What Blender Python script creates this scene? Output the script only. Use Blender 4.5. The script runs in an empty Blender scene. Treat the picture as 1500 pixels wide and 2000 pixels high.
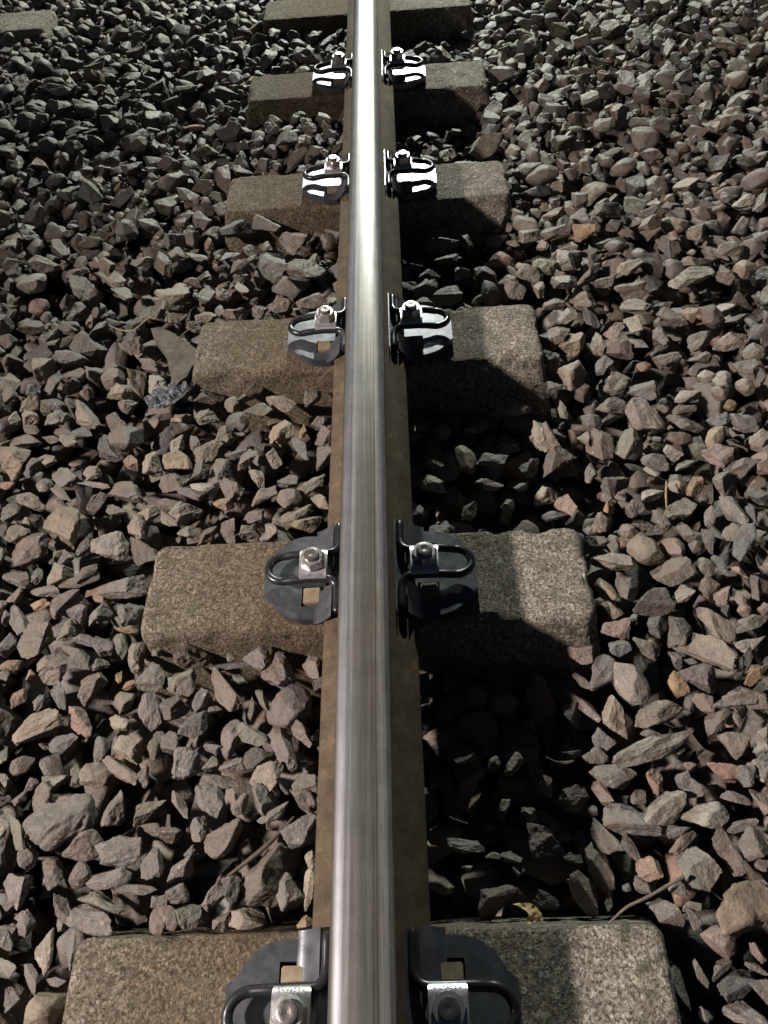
import bpy, bmesh, math, random
import numpy as np
from mathutils import Vector, Matrix, noise, Euler

R = math.radians
random.seed(7)
rng = np.random.default_rng(7)
S = bpy.context.scene

# ------------------------------------------------------------------ camera
cam_d = bpy.data.cameras.new('camera')
cam = bpy.data.objects.new('camera', cam_d)
S.collection.objects.link(cam)
S.camera = cam
cam_d.sensor_fit = 'VERTICAL'
cam_d.sensor_height = 24.0
cam_d.lens = 24.0 * 1504.03 / 2000.0
cam_d.clip_start = 0.02
cam_d.clip_end = 2000
cam.matrix_world = (Matrix.Translation((0.0762, -0.6773, 1.0652)) @ Matrix.Rotation(R(3.76), 4, 'Z')
                    @ Matrix.Rotation(R(37.47), 4, 'X') @ Matrix.Rotation(R(-5.69), 4, 'Z'))

# ------------------------------------------------------------------ light
SUN_DIR = Vector((-1.0, -0.1, 0.76)).normalized()           # faint night glow from the yard side
sun_el = math.asin(SUN_DIR.z)
sun_az = math.atan2(SUN_DIR.x, SUN_DIR.y)
w = bpy.data.worlds.new('World')
S.world = w
w.use_nodes = True
nt = w.node_tree
sky = nt.nodes.new('ShaderNodeTexSky')
sky.sky_type = 'NISHITA'
sky.sun_disc = False
sky.sun_elevation = sun_el
sky.sun_rotation = sun_az
bg = nt.nodes['Background']
bg.inputs['Strength'].default_value = 0.009                # night
nt.links.new(sky.outputs[0], bg.inputs['Color'])

sd = bpy.data.lights.new('sun', 'SUN')
sd.energy = 0.04
sd.angle = R(12)
sd.color = (0.97, 1.0, 0.90)
sun = bpy.data.objects.new('sun', sd)
S.collection.objects.link(sun)
sun.rotation_euler = SUN_DIR.to_track_quat('Z', 'Y').to_euler()


# the shaded yard lamp to the left of the track, whose rail shadow falls on the sleepers' right halves
ld = bpy.data.lights.new('yard_lamp', 'SPOT')
ld.energy = 2150
ld.color = (1.0, 0.87, 0.78)
ld.shadow_soft_size = 0.10
ld.spot_size = R(65)
ld.spot_blend = 1.0
lo = bpy.data.objects.new('yard_lamp', ld)
S.collection.objects.link(lo)
lo.location = (-3.65, -1.0, 3.0)
lo.rotation_euler = (Vector((0.95, -0.7, 0)) - lo.location).to_track_quat('-Z', 'Y').to_euler()

# the cold work lamp standing over the rail further up the line: rail glare, bolt shadows towards the camera
pd = bpy.data.lights.new('work_lamp', 'POINT')
pd.energy = 1120
pd.color = (0.95, 1.0, 0.88)
pd.shadow_soft_size = 0.06
po = bpy.data.objects.new('work_lamp', pd)
S.collection.objects.link(po)
po.location = (0.15, 5.2, 2.05)

S.view_settings.view_transform = 'Standard'
S.view_settings.look = 'None'
S.view_settings.exposure = 0.0
S.view_settings.gamma = 1.0


# ------------------------------------------------------------------ helpers
def tag(o, label=None, cat=None, group=None, kind=None):
    if label: o['label'] = label
    if cat: o['category'] = cat
    if group: o['group'] = group
    if kind: o['kind'] = kind
    return o


def empty(name, loc=(0, 0, 0)):
    o = bpy.data.objects.new(name, None)
    o.location = loc
    o.empty_display_size = 0.05
    S.collection.objects.link(o)
    return o


def link_bm(name, bm, mat, parent=None, smooth=30):
    me = bpy.data.meshes.new(name)
    bm.normal_update()
    bm.to_mesh(me)
    bm.free()
    if smooth is not None:
        for p in me.polygons: p.use_smooth = True
        me.set_sharp_from_angle(angle=R(smooth))
    me.materials.append(mat)
    o = bpy.data.objects.new(name, me)
    S.collection.objects.link(o)
    if parent: o.parent = parent
    return o


def raw_mesh(name, V, F3, mat, col=None, smooth=True, sharp=None):
    """triangle mesh from numpy arrays, with an optional per-vertex colour of the stones"""
    me = bpy.data.meshes.new(name)
    nv, nf = len(V), len(F3)
    me.vertices.add(nv)
    me.vertices.foreach_set('co', np.ascontiguousarray(V, dtype=np.float32).ravel())
    me.loops.add(nf * 3)
    me.loops.foreach_set('vertex_index', np.ascontiguousarray(F3, dtype=np.int32).ravel())
    me.polygons.add(nf)
    me.polygons.foreach_set('loop_start', np.arange(nf, dtype=np.int32) * 3)
    me.update(calc_edges=True)
    if smooth:
        me.polygons.foreach_set('use_smooth', np.ones(nf, dtype=bool))
    if sharp: me.set_sharp_from_angle(angle=R(sharp))
    if col is not None:
        a = me.attributes.new('stone_colour', 'FLOAT_COLOR', 'POINT')
        a.data.foreach_set('color', np.ascontiguousarray(col, dtype=np.float32).ravel())
    me.materials.append(mat)
    o = bpy.data.objects.new(name, me)
    S.collection.objects.link(o)
    return o


class N:
    """small wrapper for writing node trees"""
    def __init__(self, name):
        self.m = bpy.data.materials.new(name)
        self.m.use_nodes = True
        self.t = self.m.node_tree
        self.b = self.t.nodes['Principled BSDF']

    def n(self, typ, ins=None, **kw):
        x = self.t.nodes.new('ShaderNode' + typ)
        for k, v in kw.items(): setattr(x, k, v)
        for k, v in (ins or {}).items(): self.set(x.inputs[k], v)
        return x

    def set(self, sock, v):
        if hasattr(v, 'is_output'): self.t.links.new(v, sock)
        elif hasattr(v, 'outputs'): self.t.links.new(v.outputs[0], sock)
        else: sock.default_value = v

    def p(self, **kw):
        for k, v in kw.items(): self.set(self.b.inputs[k.replace('_', ' ')], v)

    def ramp(self, fac, stops, interp='LINEAR'):
        x = self.n('ValToRGB', {'Fac': fac})
        x.color_ramp.interpolation = interp
        e = x.color_ramp.elements
        while len(e) < len(stops): e.new(0.5)
        for i, (p, c) in enumerate(stops):
            e[i].position = p
            e[i].color = (c, c, c, 1) if isinstance(c, (int, float)) else (*c, 1)
        return x.outputs['Color']

    def mix(self, fac, a, b, mode='MIX'):
        x = self.n('Mix', data_type='RGBA', blend_type=mode)
        self.set(x.inputs['Factor'], fac)
        for i, v in ((6, a), (7, b)):
            if isinstance(v, tuple): v = (*v[:3], 1)
            self.set(x.inputs[i], v)
        return x.outputs[2]

    def math(self, op, a, b=0.0, c=0.0):
        x = self.n('Math', operation=op)
        for i, v in enumerate((a, b, c)): self.set(x.inputs[i], v)
        return x.outputs[0]

    def noise(self, vec, scale, detail=4, rough=0.55, out='Fac'):
        return self.n('TexNoise', {'Vector': vec, 'Scale': scale, 'Detail': detail, 'Roughness': rough}).outputs[out]

    def vor(self, vec, scale, out='Distance', feature='F1'):
        return self.n('TexVoronoi', {'Vector': vec, 'Scale': scale}, feature=feature).outputs[out]

    def bump(self, h, strength, dist, normal=None):
        x = self.n('Bump', {'Height': h, 'Strength': strength, 'Distance': dist})
        if normal is not None: self.t.links.new(normal, x.inputs['Normal'])
        return x.outputs[0]


# ------------------------------------------------------------------ materials
def mat_stone():
    k = N('ballast_stone')
    pos = k.n('NewGeometry').outputs['Position']
    col = k.n('Attribute', attribute_name='stone_colour').outputs['Color']
    m1 = k.noise(pos, 38, 5, 0.65)
    c = k.mix(1.0, col, k.ramp(m1, [(0.25, 0.62), (0.5, 1.0), (0.78, 1.38)]), 'MULTIPLY')
    sp = k.noise(pos, 420, 3, 0.7)
    c = k.mix(1.0, c, k.ramp(sp, [(0.3, 0.66), (0.55, 1.02), (0.75, 1.35)]), 'MULTIPLY')
    dirt = k.noise(pos, 17, 4, 0.6)
    c = k.mix(k.ramp(dirt, [(0.52, 0.0), (0.68, 0.55)]), c, (0.115, 0.078, 0.052))
    fleck = k.noise(pos, 95, 2, 0.5)
    c = k.mix(k.ramp(fleck, [(0.70, 0.0), (0.76, 0.5)]), c, (0.42, 0.38, 0.33))
    k.p(Base_Color=c, Roughness=k.ramp(m1, [(0.3, 0.42), (0.7, 0.68)]), Specular_IOR_Level=0.55)
    b1 = k.bump(k.noise(pos, 85, 6, 0.68), 0.8, 0.005)
    b2 = k.bump(k.noise(pos, 480, 3, 0.7), 0.5, 0.0009, b1)
    k.p(Normal=b2)
    return k.m


def mat_concrete():
    k = N('sleeper_concrete')
    pos = k.n('NewGeometry').outputs['Position']
    xyz = k.n('SeparateXYZ', {'Vector': k.n('TexCoord').outputs['Object']})
    ax = k.math('ABSOLUTE', xyz.outputs['X'])
    sgn = k.math('MULTIPLY', k.math('GREATER_THAN', xyz.outputs['X'], 0.0), 0.26)
    m1 = k.noise(pos, 22, 5, 0.6)
    base = k.ramp(m1, [(0.28, (0.125, 0.110, 0.090)), (0.52, (0.205, 0.183, 0.155)), (0.78, (0.29, 0.262, 0.226))])
    vd = k.noise(pos, 260, 4, 0.7)
    vc = k.n('TexVoronoi', {'Vector': pos, 'Scale': 330}).outputs['Color']
    g = k.math('ADD', k.math('MULTIPLY', k.n('SeparateColor', {'Color': vc}).outputs[0], 0.35), k.math('MULTIPLY', vd, 0.75))
    grain = k.ramp(g, [(0.34, 0.52), (0.52, 0.95), (0.62, 1.2), (0.72, 1.75)])
    grain = k.mix(1.0, grain, k.ramp(k.noise(pos, 70, 4, 0.7), [(0.32, 0.7), (0.5, 1.0), (0.68, 1.35)]), 'MULTIPLY')
    c = k.mix(1.0, base, k.mix(1.0, base, grain, 'MULTIPLY'))
    big = k.n('TexVoronoi', {'Vector': pos, 'Scale': 120})
    bigc = k.n('SeparateColor', {'Color': big.outputs['Color']}).outputs[0]
    peb = k.math('MULTIPLY', k.ramp(bigc, [(0.74, 0.0), (0.80, 1.0)]), k.ramp(big.outputs['Distance'], [(0.3, 1.0), (0.42, 0.0)]))
    c = k.mix(k.math('MULTIPLY', peb, 0.65), c, (0.42, 0.385, 0.34))
    pit = k.ramp(k.noise(pos, 190, 4, 0.65), [(0.36, 0.0), (0.43, 1.0)])
    c = k.mix(pit, (0.07, 0.058, 0.045), c)
    wh = k.noise(pos, 60, 3, 0.5)
    c = k.mix(k.ramp(wh, [(0.66, 0.0), (0.70, 0.85)]), c, (0.6, 0.57, 0.5))
    # rust and brake dust that has settled beside the rail
    rn = k.math('ADD', k.math('ADD', ax, sgn), k.math('MULTIPLY', k.math('SUBTRACT', k.noise(pos, 16, 4, 0.6), 0.5), 0.22))
    c = k.mix(k.ramp(rn, [(0.11, 0.92), (0.27, 0.74), (0.38, 0.40), (0.5, 0.0)]), c, k.mix(1.0, (0.098, 0.070, 0.043), grain, 'MULTIPLY'))
    # algae on the weathered edges
    moss = k.math('MULTIPLY', k.ramp(k.noise(pos, 30, 4, 0.6), [(0.56, 0.0), (0.66, 0.8)]), k.ramp(ax, [(0.2, 0.0), (0.3, 1.0)]))
    c = k.mix(moss, c, (0.085, 0.085, 0.045))
    k.p(Base_Color=c, Roughness=0.88, Specular_IOR_Level=0.3)
    b1 = k.bump(k.noise(pos, 120, 5, 0.7), 0.9, 0.006)
    b2 = k.bump(vd, 0.9, 0.003, b1)
    b3 = k.bump(pit, 0.9, 0.0025, b2)
    k.p(Normal=b3)
    return k.m


def mat_rail_side():
    k = N('rail_rust')
    pos = k.n('NewGeometry').outputs['Position']
    m = k.noise(pos, 30, 6, 0.65)
    f = k.noise(pos, 300, 4, 0.7)
    fl = k.ramp(k.noise(pos, 75, 4, 0.7), [(0.56, 0.0), (0.62, 0.6)])
    c = k.ramp(m, [(0.3, (0.042, 0.031, 0.021)), (0.47, (0.070, 0.050, 0.033)), (0.6, (0.09, 0.064, 0.041)), (0.72, (0.15, 0.098, 0.055))])
    c = k.mix(1.0, c, k.ramp(f, [(0.3, 0.7), (0.7, 1.25)]), 'MULTIPLY')
    c = k.mix(fl, c, (0.045, 0.034, 0.026))
    k.p(Base_Color=c, Roughness=0.85, Specular_IOR_Level=0.25,
        Normal=k.bump(f, 0.4, 0.0008))
    return k.m


def mat_rail_head():
    k = N('rail_running_surface')
    oc = k.n('TexCoord').outputs['Object']
    xyz = k.n('SeparateXYZ', {'Vector': oc})
    x = xyz.outputs['X']
    # wear is drawn out along the rail: squeeze Y so that noise turns into streaks
    st = k.n('VectorMath', {0: oc, 1: (1.0, 0.012, 0.3)}, operation='MULTIPLY').outputs[0]
    st2 = k.n('VectorMath', {0: oc, 1: (1.0, 0.05, 0.3)}, operation='MULTIPLY').outputs[0]
    s1 = k.noise(st, 190, 4, 0.6)
    s2 = k.noise(st2, 420, 3, 0.6)
    blotch = k.noise(oc, 24, 5, 0.65)
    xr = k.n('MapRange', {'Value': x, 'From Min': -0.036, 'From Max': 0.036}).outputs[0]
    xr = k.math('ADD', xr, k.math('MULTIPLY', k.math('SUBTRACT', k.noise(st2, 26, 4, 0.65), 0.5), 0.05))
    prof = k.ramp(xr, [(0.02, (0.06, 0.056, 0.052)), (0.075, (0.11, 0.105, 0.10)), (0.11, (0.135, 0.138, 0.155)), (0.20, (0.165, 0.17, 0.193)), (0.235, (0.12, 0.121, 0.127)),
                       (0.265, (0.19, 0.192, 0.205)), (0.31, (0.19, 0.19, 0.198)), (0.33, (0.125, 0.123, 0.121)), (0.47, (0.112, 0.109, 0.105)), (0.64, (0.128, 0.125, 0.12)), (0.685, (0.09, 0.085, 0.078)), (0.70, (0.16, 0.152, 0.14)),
                       (0.735, (0.075, 0.07, 0.064)), (0.765, (0.20, 0.193, 0.18)), (0.80, (0.27, 0.262, 0.25)), (0.90, (0.38, 0.378, 0.38)), (0.985, (0.35, 0.345, 0.345))])  # wear bands; the lilac tint towards the left is a painted lamp sheen
    c = k.mix(1.0, prof, k.ramp(s1, [(0.36, 0.82), (0.5, 1.0), (0.64, 1.18)]), 'MULTIPLY')
    c = k.mix(1.0, c, k.ramp(s2, [(0.3, 0.9), (0.7, 1.1)]), 'MULTIPLY')
    c = k.mix(1.0, c, k.ramp(blotch, [(0.3, 0.86), (0.7, 1.14)]), 'MULTIPLY')
    scr = k.ramp(k.noise(k.n('VectorMath', {0: oc, 1: (1.0, 0.02, 0.3)}, operation='MULTIPLY').outputs[0], 900, 2, 0.5), [(0.62, 0.0), (0.66, 0.5)])
    c = k.mix(scr, c, (0.07, 0.066, 0.06))
    pits = k.ramp(k.noise(oc, 260, 3, 0.6), [(0.68, 0.0), (0.73, 0.6)])
    c = k.mix(pits, c, (0.10, 0.085, 0.07))
    rustf = k.math('MULTIPLY', k.ramp(k.noise(oc, 9, 5, 0.6), [(0.55, 0.0), (0.72, 0.3)]), k.ramp(s1, [(0.4, 0.2), (0.6, 1.0)]))
    c = k.mix(rustf, c, (0.30, 0.20, 0.135))
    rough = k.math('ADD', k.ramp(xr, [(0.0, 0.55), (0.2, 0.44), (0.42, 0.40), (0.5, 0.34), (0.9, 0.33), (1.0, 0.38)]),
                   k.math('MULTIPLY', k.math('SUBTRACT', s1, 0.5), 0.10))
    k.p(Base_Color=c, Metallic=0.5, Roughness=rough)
    k.p(Normal=k.bump(k.math('ADD', s1, k.math('MULTIPLY', s2, 0.5)), 0.12, 0.0005))
    return k.m


def mat_steel(name, col, metallic, rough, var=0.2, scale=45, bump=0.15):
    k = N(name)
    oc = k.n('NewGeometry').outputs['Position']
    m = k.noise(oc, scale, 5, 0.65)
    c = k.mix(1.0, (*col, 1), k.ramp(m, [(0.3, 1 - var), (0.7, 1 + var)]), 'MULTIPLY')
    k.p(Base_Color=c, Metallic=metallic, Roughness=k.ramp(k.noise(oc, scale * 1.7, 4, 0.6), [(0.3, rough * 0.8), (0.7, min(1, rough * 1.25))]))
    if bump: k.p(Normal=k.bump(k.noise(oc, scale * 7, 3, 0.6), bump, 0.0006))
    return k.m


def mat_ground():
    k = N('ground_dirt_gap_shade')
    pos = k.n('NewGeometry').outputs['Position']
    v = k.n('TexVoronoi', {'Vector': pos, 'Scale': 24})
    g = k.n('SeparateColor', {'Color': v.outputs['Color']}).outputs[0]
    c = k.ramp(g, [(0.0, (0.05, 0.042, 0.035)), (0.5, (0.1, 0.085, 0.07)), (1.0, (0.16, 0.14, 0.12))])  # dark tones stand in for shade in the gaps between stones
    k.p(Base_Color=c, Roughness=0.9, Normal=k.bump(v.outputs['Distance'], 1.0, 0.03))
    return k.m


M_STONE = mat_stone()
M_CONC = mat_concrete()
M_SIDE = mat_rail_side()
M_HEAD = mat_rail_head()
M_PLATE = mat_steel('coated_steel_plate', (0.115, 0.12, 0.138), 0.62, 0.34, 0.35, 35, 0.15)
M_ROD = mat_steel('black_spring_steel', (0.034, 0.035, 0.04), 0.5, 0.30, 0.2, 60, 0.1)
M_ZINC = mat_steel('galvanised_steel', (0.55, 0.54, 0.56), 0.8, 0.34, 0.16, 80, 0.2)
M_BOLT = mat_steel('worn_bolt_steel', (0.27, 0.25, 0.25), 0.85, 0.32, 0.25, 160, 0.3)
M_LUG = mat_steel('rusty_lug', (0.20, 0.155, 0.108), 0.0, 0.8, 0.25, 60, 0.3)
M_GROUND = mat_ground()

# ------------------------------------------------------------------ ground
bm = bmesh.new()
bmesh.ops.create_grid(bm, x_segments=4, y_segments=4, size=400)
g = link_bm('ground', bm, M_GROUND, smooth=None)
g.location = (0, 0, -0.21)
tag(g, 'trackbed soil under the ballast stones, coloured dark to shade the gaps', 'ground', kind='structure')

# ------------------------------------------------------------------ rail
FOOT_Z = 0.012
half = [(0.0, 0.0), (0.0695, 0.0), (0.0715, 0.002), (0.072, 0.009), (0.0705, 0.0115), (0.045, 0.0205), (0.024, 0.028), (0.0125, 0.041), (0.0095, 0.056),
        (0.0085, 0.085), (0.0095, 0.106), (0.014, 0.114), (0.0335, 0.1215), (0.0348, 0.125), (0.0348, 0.1335), (0.0345, 0.1425),
        (0.0336, 0.1462), (0.0312, 0.1490), (0.0276, 0.1516), (0.0226, 0.1537), (0.0165, 0.1549), (0.009, 0.1555), (0.0, 0.1557)]
prof = [(x, z + FOOT_Z) for x, z in half] + [(-x, z + FOOT_Z) for x, z in reversed(half[1:-1])]
bm = bmesh.new()
ys = np.linspace(-1.6, 4.2, 59)
rings = []
for y in ys:
    rings.append([bm.verts.new((x + 0.00025 * noise.noise((0, y * 3, i)), y, z + 0.00015 * noise.noise((5, y * 2.5, i)))) for i, (x, z) in enumerate(prof)])
n = len(prof)
head_faces = []
for a, b in zip(rings[:-1], rings[1:]):
    for i in range(n):
        j = (i + 1) % n
        f = bm.faces.new((a[i], a[j], b[j], b[i]))
        zc = (prof[i][1] + prof[j][1]) / 2 - FOOT_Z
        f.material_index = 1 if zc > 0.1285 else 0
bm.faces.new(list(reversed(rings[0])))
bm.faces.new(rings[-1])
bmesh.ops.recalc_face_normals(bm, faces=bm.faces)
rail = link_bm('rail', bm, M_SIDE, smooth=40)
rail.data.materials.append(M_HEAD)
tag(rail, 'steel rail with bright worn running surface and rusty brown foot', 'rail')

# ------------------------------------------------------------------ sleepers
SL_C = -0.0098


def sleeper_mesh(seed, corner):
    bm = bmesh.new()
    bmesh.ops.create_cube(bm, size=1)
    for v in bm.verts:
        top = v.co.z > 0
        v.co.x = math.copysign(0.362 if top else 0.40, v.co.x)
        v.co.y = math.copysign(0.0885 if top else 0.135, v.co.y)
        v.co.z = 0.0 if top else -0.2
    vert_e = [e for e in bm.edges if abs(e.verts[0].co.z - e.verts[1].co.z) > 0.1]
    bmesh.ops.bevel(bm, geom=vert_e, offset=corner, segments=5, affect='EDGES', profile=0.5)
    top_e = [e for e in bm.edges if all(v.co.z > -0.001 for v in e.verts)]
    bmesh.ops.bevel(bm, geom=top_e, offset=0.009, segments=3, affect='EDGES', profile=0.5)
    bmesh.ops.triangulate(bm, faces=bm.faces)
    for _ in range(7):
        es = [e for e in bm.edges if e.calc_length() > 0.011 and max(v.co.z for v in e.verts) > -0.12]
        if not es: break
        bmesh.ops.subdivide_edges(bm, edges=es, cuts=1)
        bmesh.ops.triangulate(bm, faces=[f for f in bm.faces if len(f.verts) > 3])
    bm.normal_update()
    off = Vector((seed * 3.1, seed * 1.7, 0))
    for v in bm.verts:
        p = v.co + off
        edge = max(0.0, 1 - min(abs(abs(v.co.y) - 0.086) / 0.016, 1)) if abs(v.co.x) < 0.35 else 1.0
        edge = max(edge, max(0.0, 1 - abs(abs(v.co.x) - 0.36) / 0.02))
        d = 0.0011 * noise.noise(p * 26) + 0.0007 * noise.noise(p * 90)
        chip = max(0.0, noise.noise(p * 21) - 0.16)
        d -= edge * 0.02 * chip + edge * 0.002 * abs(noise.noise(p * 60))
        v.co += v.normal * d
    return bm


SL_Y = [0.6 * (4 - k) for k in range(0, 6)]   # 0 = the far one at the top of the picture, 5 = the one under the camera
sl_names = ['sixth', 'fifth', 'fourth', 'third', 'second', 'nearest']
sl_labels = ['dark concrete sleeper block under the rail at the far end of the picture',
             'small looking concrete sleeper block with bright pitted left end, next to last up the rail',
             'concrete sleeper block with grey right end and black shadow band, third from the far end',
             'mid-track concrete sleeper block with mossy right end beside the dry grass stem',
             'rust stained concrete sleeper block in mid picture with chipped lower edge, second nearest',
             'nearest concrete sleeper block, orange brown left half, cut by the bottom of the picture']
jit = [(0, 0.0), (0.0, 0), (0.0, 0.0), (0.0, 0.0), (0, 0), (0.0, 0.0)]
SLEEPERS = []
for k in range(6):
    o = link_bm('concrete_sleeper', sleeper_mesh(k, 0.018 if k % 2 else 0.024), M_CONC, smooth=50)
    o.location = (SL_C, SL_Y[k], 0)
    tag(o, sl_labels[k], 'sleeper', 'concrete sleepers under the rail')
    SLEEPERS.append((SL_C, SL_Y[k]))
o = link_bm('concrete_sleeper', sleeper_mesh(9, 0.02), M_CONC, smooth=50)
o.location = (-1.535, 2.475, 0.0)
tag(o, 'pale end of a concrete sleeper block lying in stones, in the far left corner', 'sleeper', 'concrete sleepers of the neighbouring rail')
SLEEPERS.append((-1.535, 2.475))


# ------------------------------------------------------------------ fastenings
def plate_outline():
    pts = [(0.060, 0.089), (0.0875, 0.089), (0.0875, 0.080)]
    for i in range(9):                              # curved shoulder
        a = i / 8
        ang = R(90 - 62 * a)
        pts.append((0.100 + 0.058 * math.cos(ang) * 1.05, 0.021 + 0.059 * math.sin(ang)))
    pts.append((0.171, 0.030))
    return pts


def fastening(side, y, flip, labels):
    """side = +1 right of the rail, -1 left; built for the right and mirrored in x"""
    root = empty('rail_fastening', (0, y, 0))
    sx = side

    def fin(bm):
        if sx < 0:
            for v in bm.verts: v.co.x = -v.co.x
            bmesh.ops.reverse_faces(bm, faces=bm.faces)
        if flip:
            for v in bm.verts: v.co.y = -v.co.y
            bmesh.ops.reverse_faces(bm, faces=bm.faces)
        return bm

    # -- base plate: flat wing with two square holes, lapped up on to the rail foot in two tabs
    zt, zb = 0.016, 0.001
    bm = bmesh.new()
    up = [(0.0875, 0.080)]
    for i in range(9):
        ang = R(90 - 66 * i / 8)
        up.append((0.102 + 0.062 * math.cos(ang), 0.018 + 0.062 * math.sin(ang)))
    up.append((0.171, 0.033))
    out = up + [(x, -yy) for x, yy in reversed(up)]
    # strips in x so that the square holes can be left open
    hx0, hx1, hy0, hy1 = 0.0757, 0.1100, 0.0200, 0.0560

    def ytop(x):
        if x <= 0.0875: return 0.080
        for (xa, ya), (xb, yb) in zip(up[:-1], up[1:]):
            if xa <= x <= xb: return ya + (yb - ya) * (x - xa) / (xb - xa) if xb > xa else yb
        return up[-1][1]
    xs = sorted(set([0.060, hx0, 0.0875, hx1] + [p[0] for p in up] + [0.095, 0.125, 0.135] + [x0_ + (x1_ - x0_) * (hy1 - y0_) / (y1_ - y0_) for (x0_, y0_), (x1_, y1_) in zip(up[:-1], up[1:]) if (y0_ - hy1) * (y1_ - hy1) < 0]))
    def strip(x0, x1, lo, hi):
        fa = lambda x: max(lo, -ytop(x)) if lo is not None else -ytop(x)
        fb = lambda x: min(hi, ytop(x)) if hi is not None else ytop(x)
        fa2 = lambda x: min(fa(x), ytop(x)); fb2 = lambda x: max(fb(x), -ytop(x))
        if fb2(x0) - fa2(x0) < 1e-5 and fb2(x1) - fa2(x1) < 1e-5: return
        vs = [(x0, fa2(x0)), (x1, fa2(x1)), (x1, fb2(x1)), (x0, fb2(x0))]
        vs = [p for i, p in enumerate(vs) if abs(p[0] - vs[i - 1][0]) + abs(p[1] - vs[i - 1][1]) > 1e-5]
        if len(vs) >= 3: bm.faces.new([bm.verts.new((x, yy, zt)) for x, yy in vs])
    for x0, x1 in zip(xs[:-1], xs[1:]):
        xm = (x0 + x1) / 2
        holes = hx0 < xm < hx1
        strip(x0, x1, None, -hy1)
        if not holes: strip(x0, x1, -hy1, -hy0)
        strip(x0, x1, -hy0, hy0)
        if not holes: strip(x0, x1, hy0, hy1)
        strip(x0, x1, hy1, None)
    bmesh.ops.remove_doubles(bm, verts=bm.verts, dist=1e-5)
    bmesh.ops.recalc_face_normals(bm, faces=bm.faces)
    for f in bm.faces:
        if f.normal.z < 0: f.normal_flip()
    ret = bmesh.ops.extrude_face_region(bm, geom=list(bm.faces))
    for v in [e for e in ret['geom'] if isinstance(e, bmesh.types.BMVert)]: v.co.z = zb
    if side < 0:                                     # cant added to the left plates only, to catch the work lamp's glare
        for v in bm.verts: v.co.z += max(0.0, v.co.x - 0.0875) * 0.05
    bmesh.ops.recalc_face_normals(bm, faces=bm.faces)
    link_bm('base_plate', fin(bm), M_PLATE, root, 35)

    # -- the two tabs that climb the rail foot
    for sy in (1, -1):
        bm = bmesh.new()
        prof_t = []
        for i in range(13):
            t = i / 12
            x = 0.0895 - 0.0305 * t
            z = 0.0172 + 0.0265 * t ** 1.75
            prof_t.append((x, z))
        y0, y1 = sy * 0.0315, sy * 0.0885
        rows = []
        for x, z in prof_t:
            rows.append([bm.verts.new((x, yy, z)) for yy in (y0, y0 + (y1 - y0) * 0.5, y1)])
        for a, b in zip(rows[:-1], rows[1:]):
            for i in range(2): bm.faces.new((a[i], a[i + 1], b[i + 1], b[i]))
        bmesh.ops.recalc_face_normals(bm, faces=bm.faces)
        for f in bm.faces:
            if f.normal.z < 0: f.normal_flip()
        ret = bmesh.ops.extrude_face_region(bm, geom=list(bm.faces))
        for v in [e for e in ret['geom'] if isinstance(e, bmesh.types.BMVert)]: v.co.z -= 0.004
        bmesh.ops.recalc_face_normals(bm, faces=bm.faces)
        link_bm('plate_tab', fin(bm), M_PLATE, root, 35)

    # -- insulator strip lying on the foot with a thin raised lip
    bm = bmesh.new()
    sec = [(0.0660, 0.0275), (0.0425, 0.0345), (0.0425, 0.0480), (0.0408, 0.0480), (0.0402, 0.0325), (0.0660, 0.0250)]
    A = [bm.verts.new((x, -0.086, z)) for x, z in sec]
    B = [bm.verts.new((x, 0.086, z)) for x, z in sec]
    for i in range(len(sec)):
        j = (i + 1) % len(sec)
        bm.faces.new((A[i], A[j], B[j], B[i]))
    bm.faces.new(list(reversed(A))); bm.faces.new(B)
    bmesh.ops.recalc_face_normals(bm, faces=bm.faces)
    link_bm('insulator', fin(bm), M_PLATE, root, 30)

    # -- spring clip: one bent rod
    path = []
    def seg(pts):
        path.extend(pts)
    seg([(0.0505, 0.083, 0.0425), (0.0505, 0.066, 0.0425), (0.0505, 0.048, 0.0425), (0.0520, 0.036, 0.0435), (0.0570, 0.0285, 0.0450), (0.0645, 0.0248, 0.0465),
         (0.080, 0.0243, 0.0470), (0.100, 0.0243, 0.0470), (0.120, 0.0245, 0.0455), (0.136, 0.0240, 0.0425)])
    for i in range(1, 12):
        a = R(90 - 180 * i / 12)
        path.append((0.136 + 0.0262 * math.cos(a), 0.0240 * math.sin(a), 0.0405 + 0.002 * abs(math.sin(a))))
    seg([(x, -yy, z) for x, yy, z in reversed(path[:10])])
    bm = bmesh.new()
    rad = 0.0066
    # resample with Catmull-Rom
    P = [Vector(p) for p in path]
    Q = []
    for i in range(len(P) - 1):
        p0, p1, p2, p3 = P[max(i - 1, 0)], P[i], P[i + 1], P[min(i + 2, len(P) - 1)]
        for s in range(3):
            t = s / 3
            Q.append(0.5 * ((2 * p1) + (p2 - p0) * t + (2 * p0 - 5 * p1 + 4 * p2 - p3) * t * t + (3 * p1 - p0 - 3 * p2 + p3) * t ** 3))
    Q.append(P[-1])
    ringsq = []
    for i, q in enumerate(Q):
        d = (Q[min(i + 1, len(Q) - 1)] - Q[max(i - 1, 0)]).normalized()
        side_v = d.cross(Vector((0, 0, 1))).normalized()
        upv = side_v.cross(d)
        rr = rad * (0.72 if i in (0, len(Q) - 1) else 1)
        ringsq.append([bm.verts.new(q + rr * (math.cos(a) * side_v + math.sin(a) * upv)) for a in [2 * math.pi * j / 14 for j in range(14)]])
    for a, b in zip(ringsq[:-1], ringsq[1:]):
        for j in range(14): bm.faces.new((a[j], a[(j + 1) % 14], b[(j + 1) % 14], b[j]))
    bm.faces.new(ringsq[0]); bm.faces.new(list(reversed(ringsq[-1])))
    bmesh.ops.recalc_face_normals(bm, faces=bm.faces)
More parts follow.
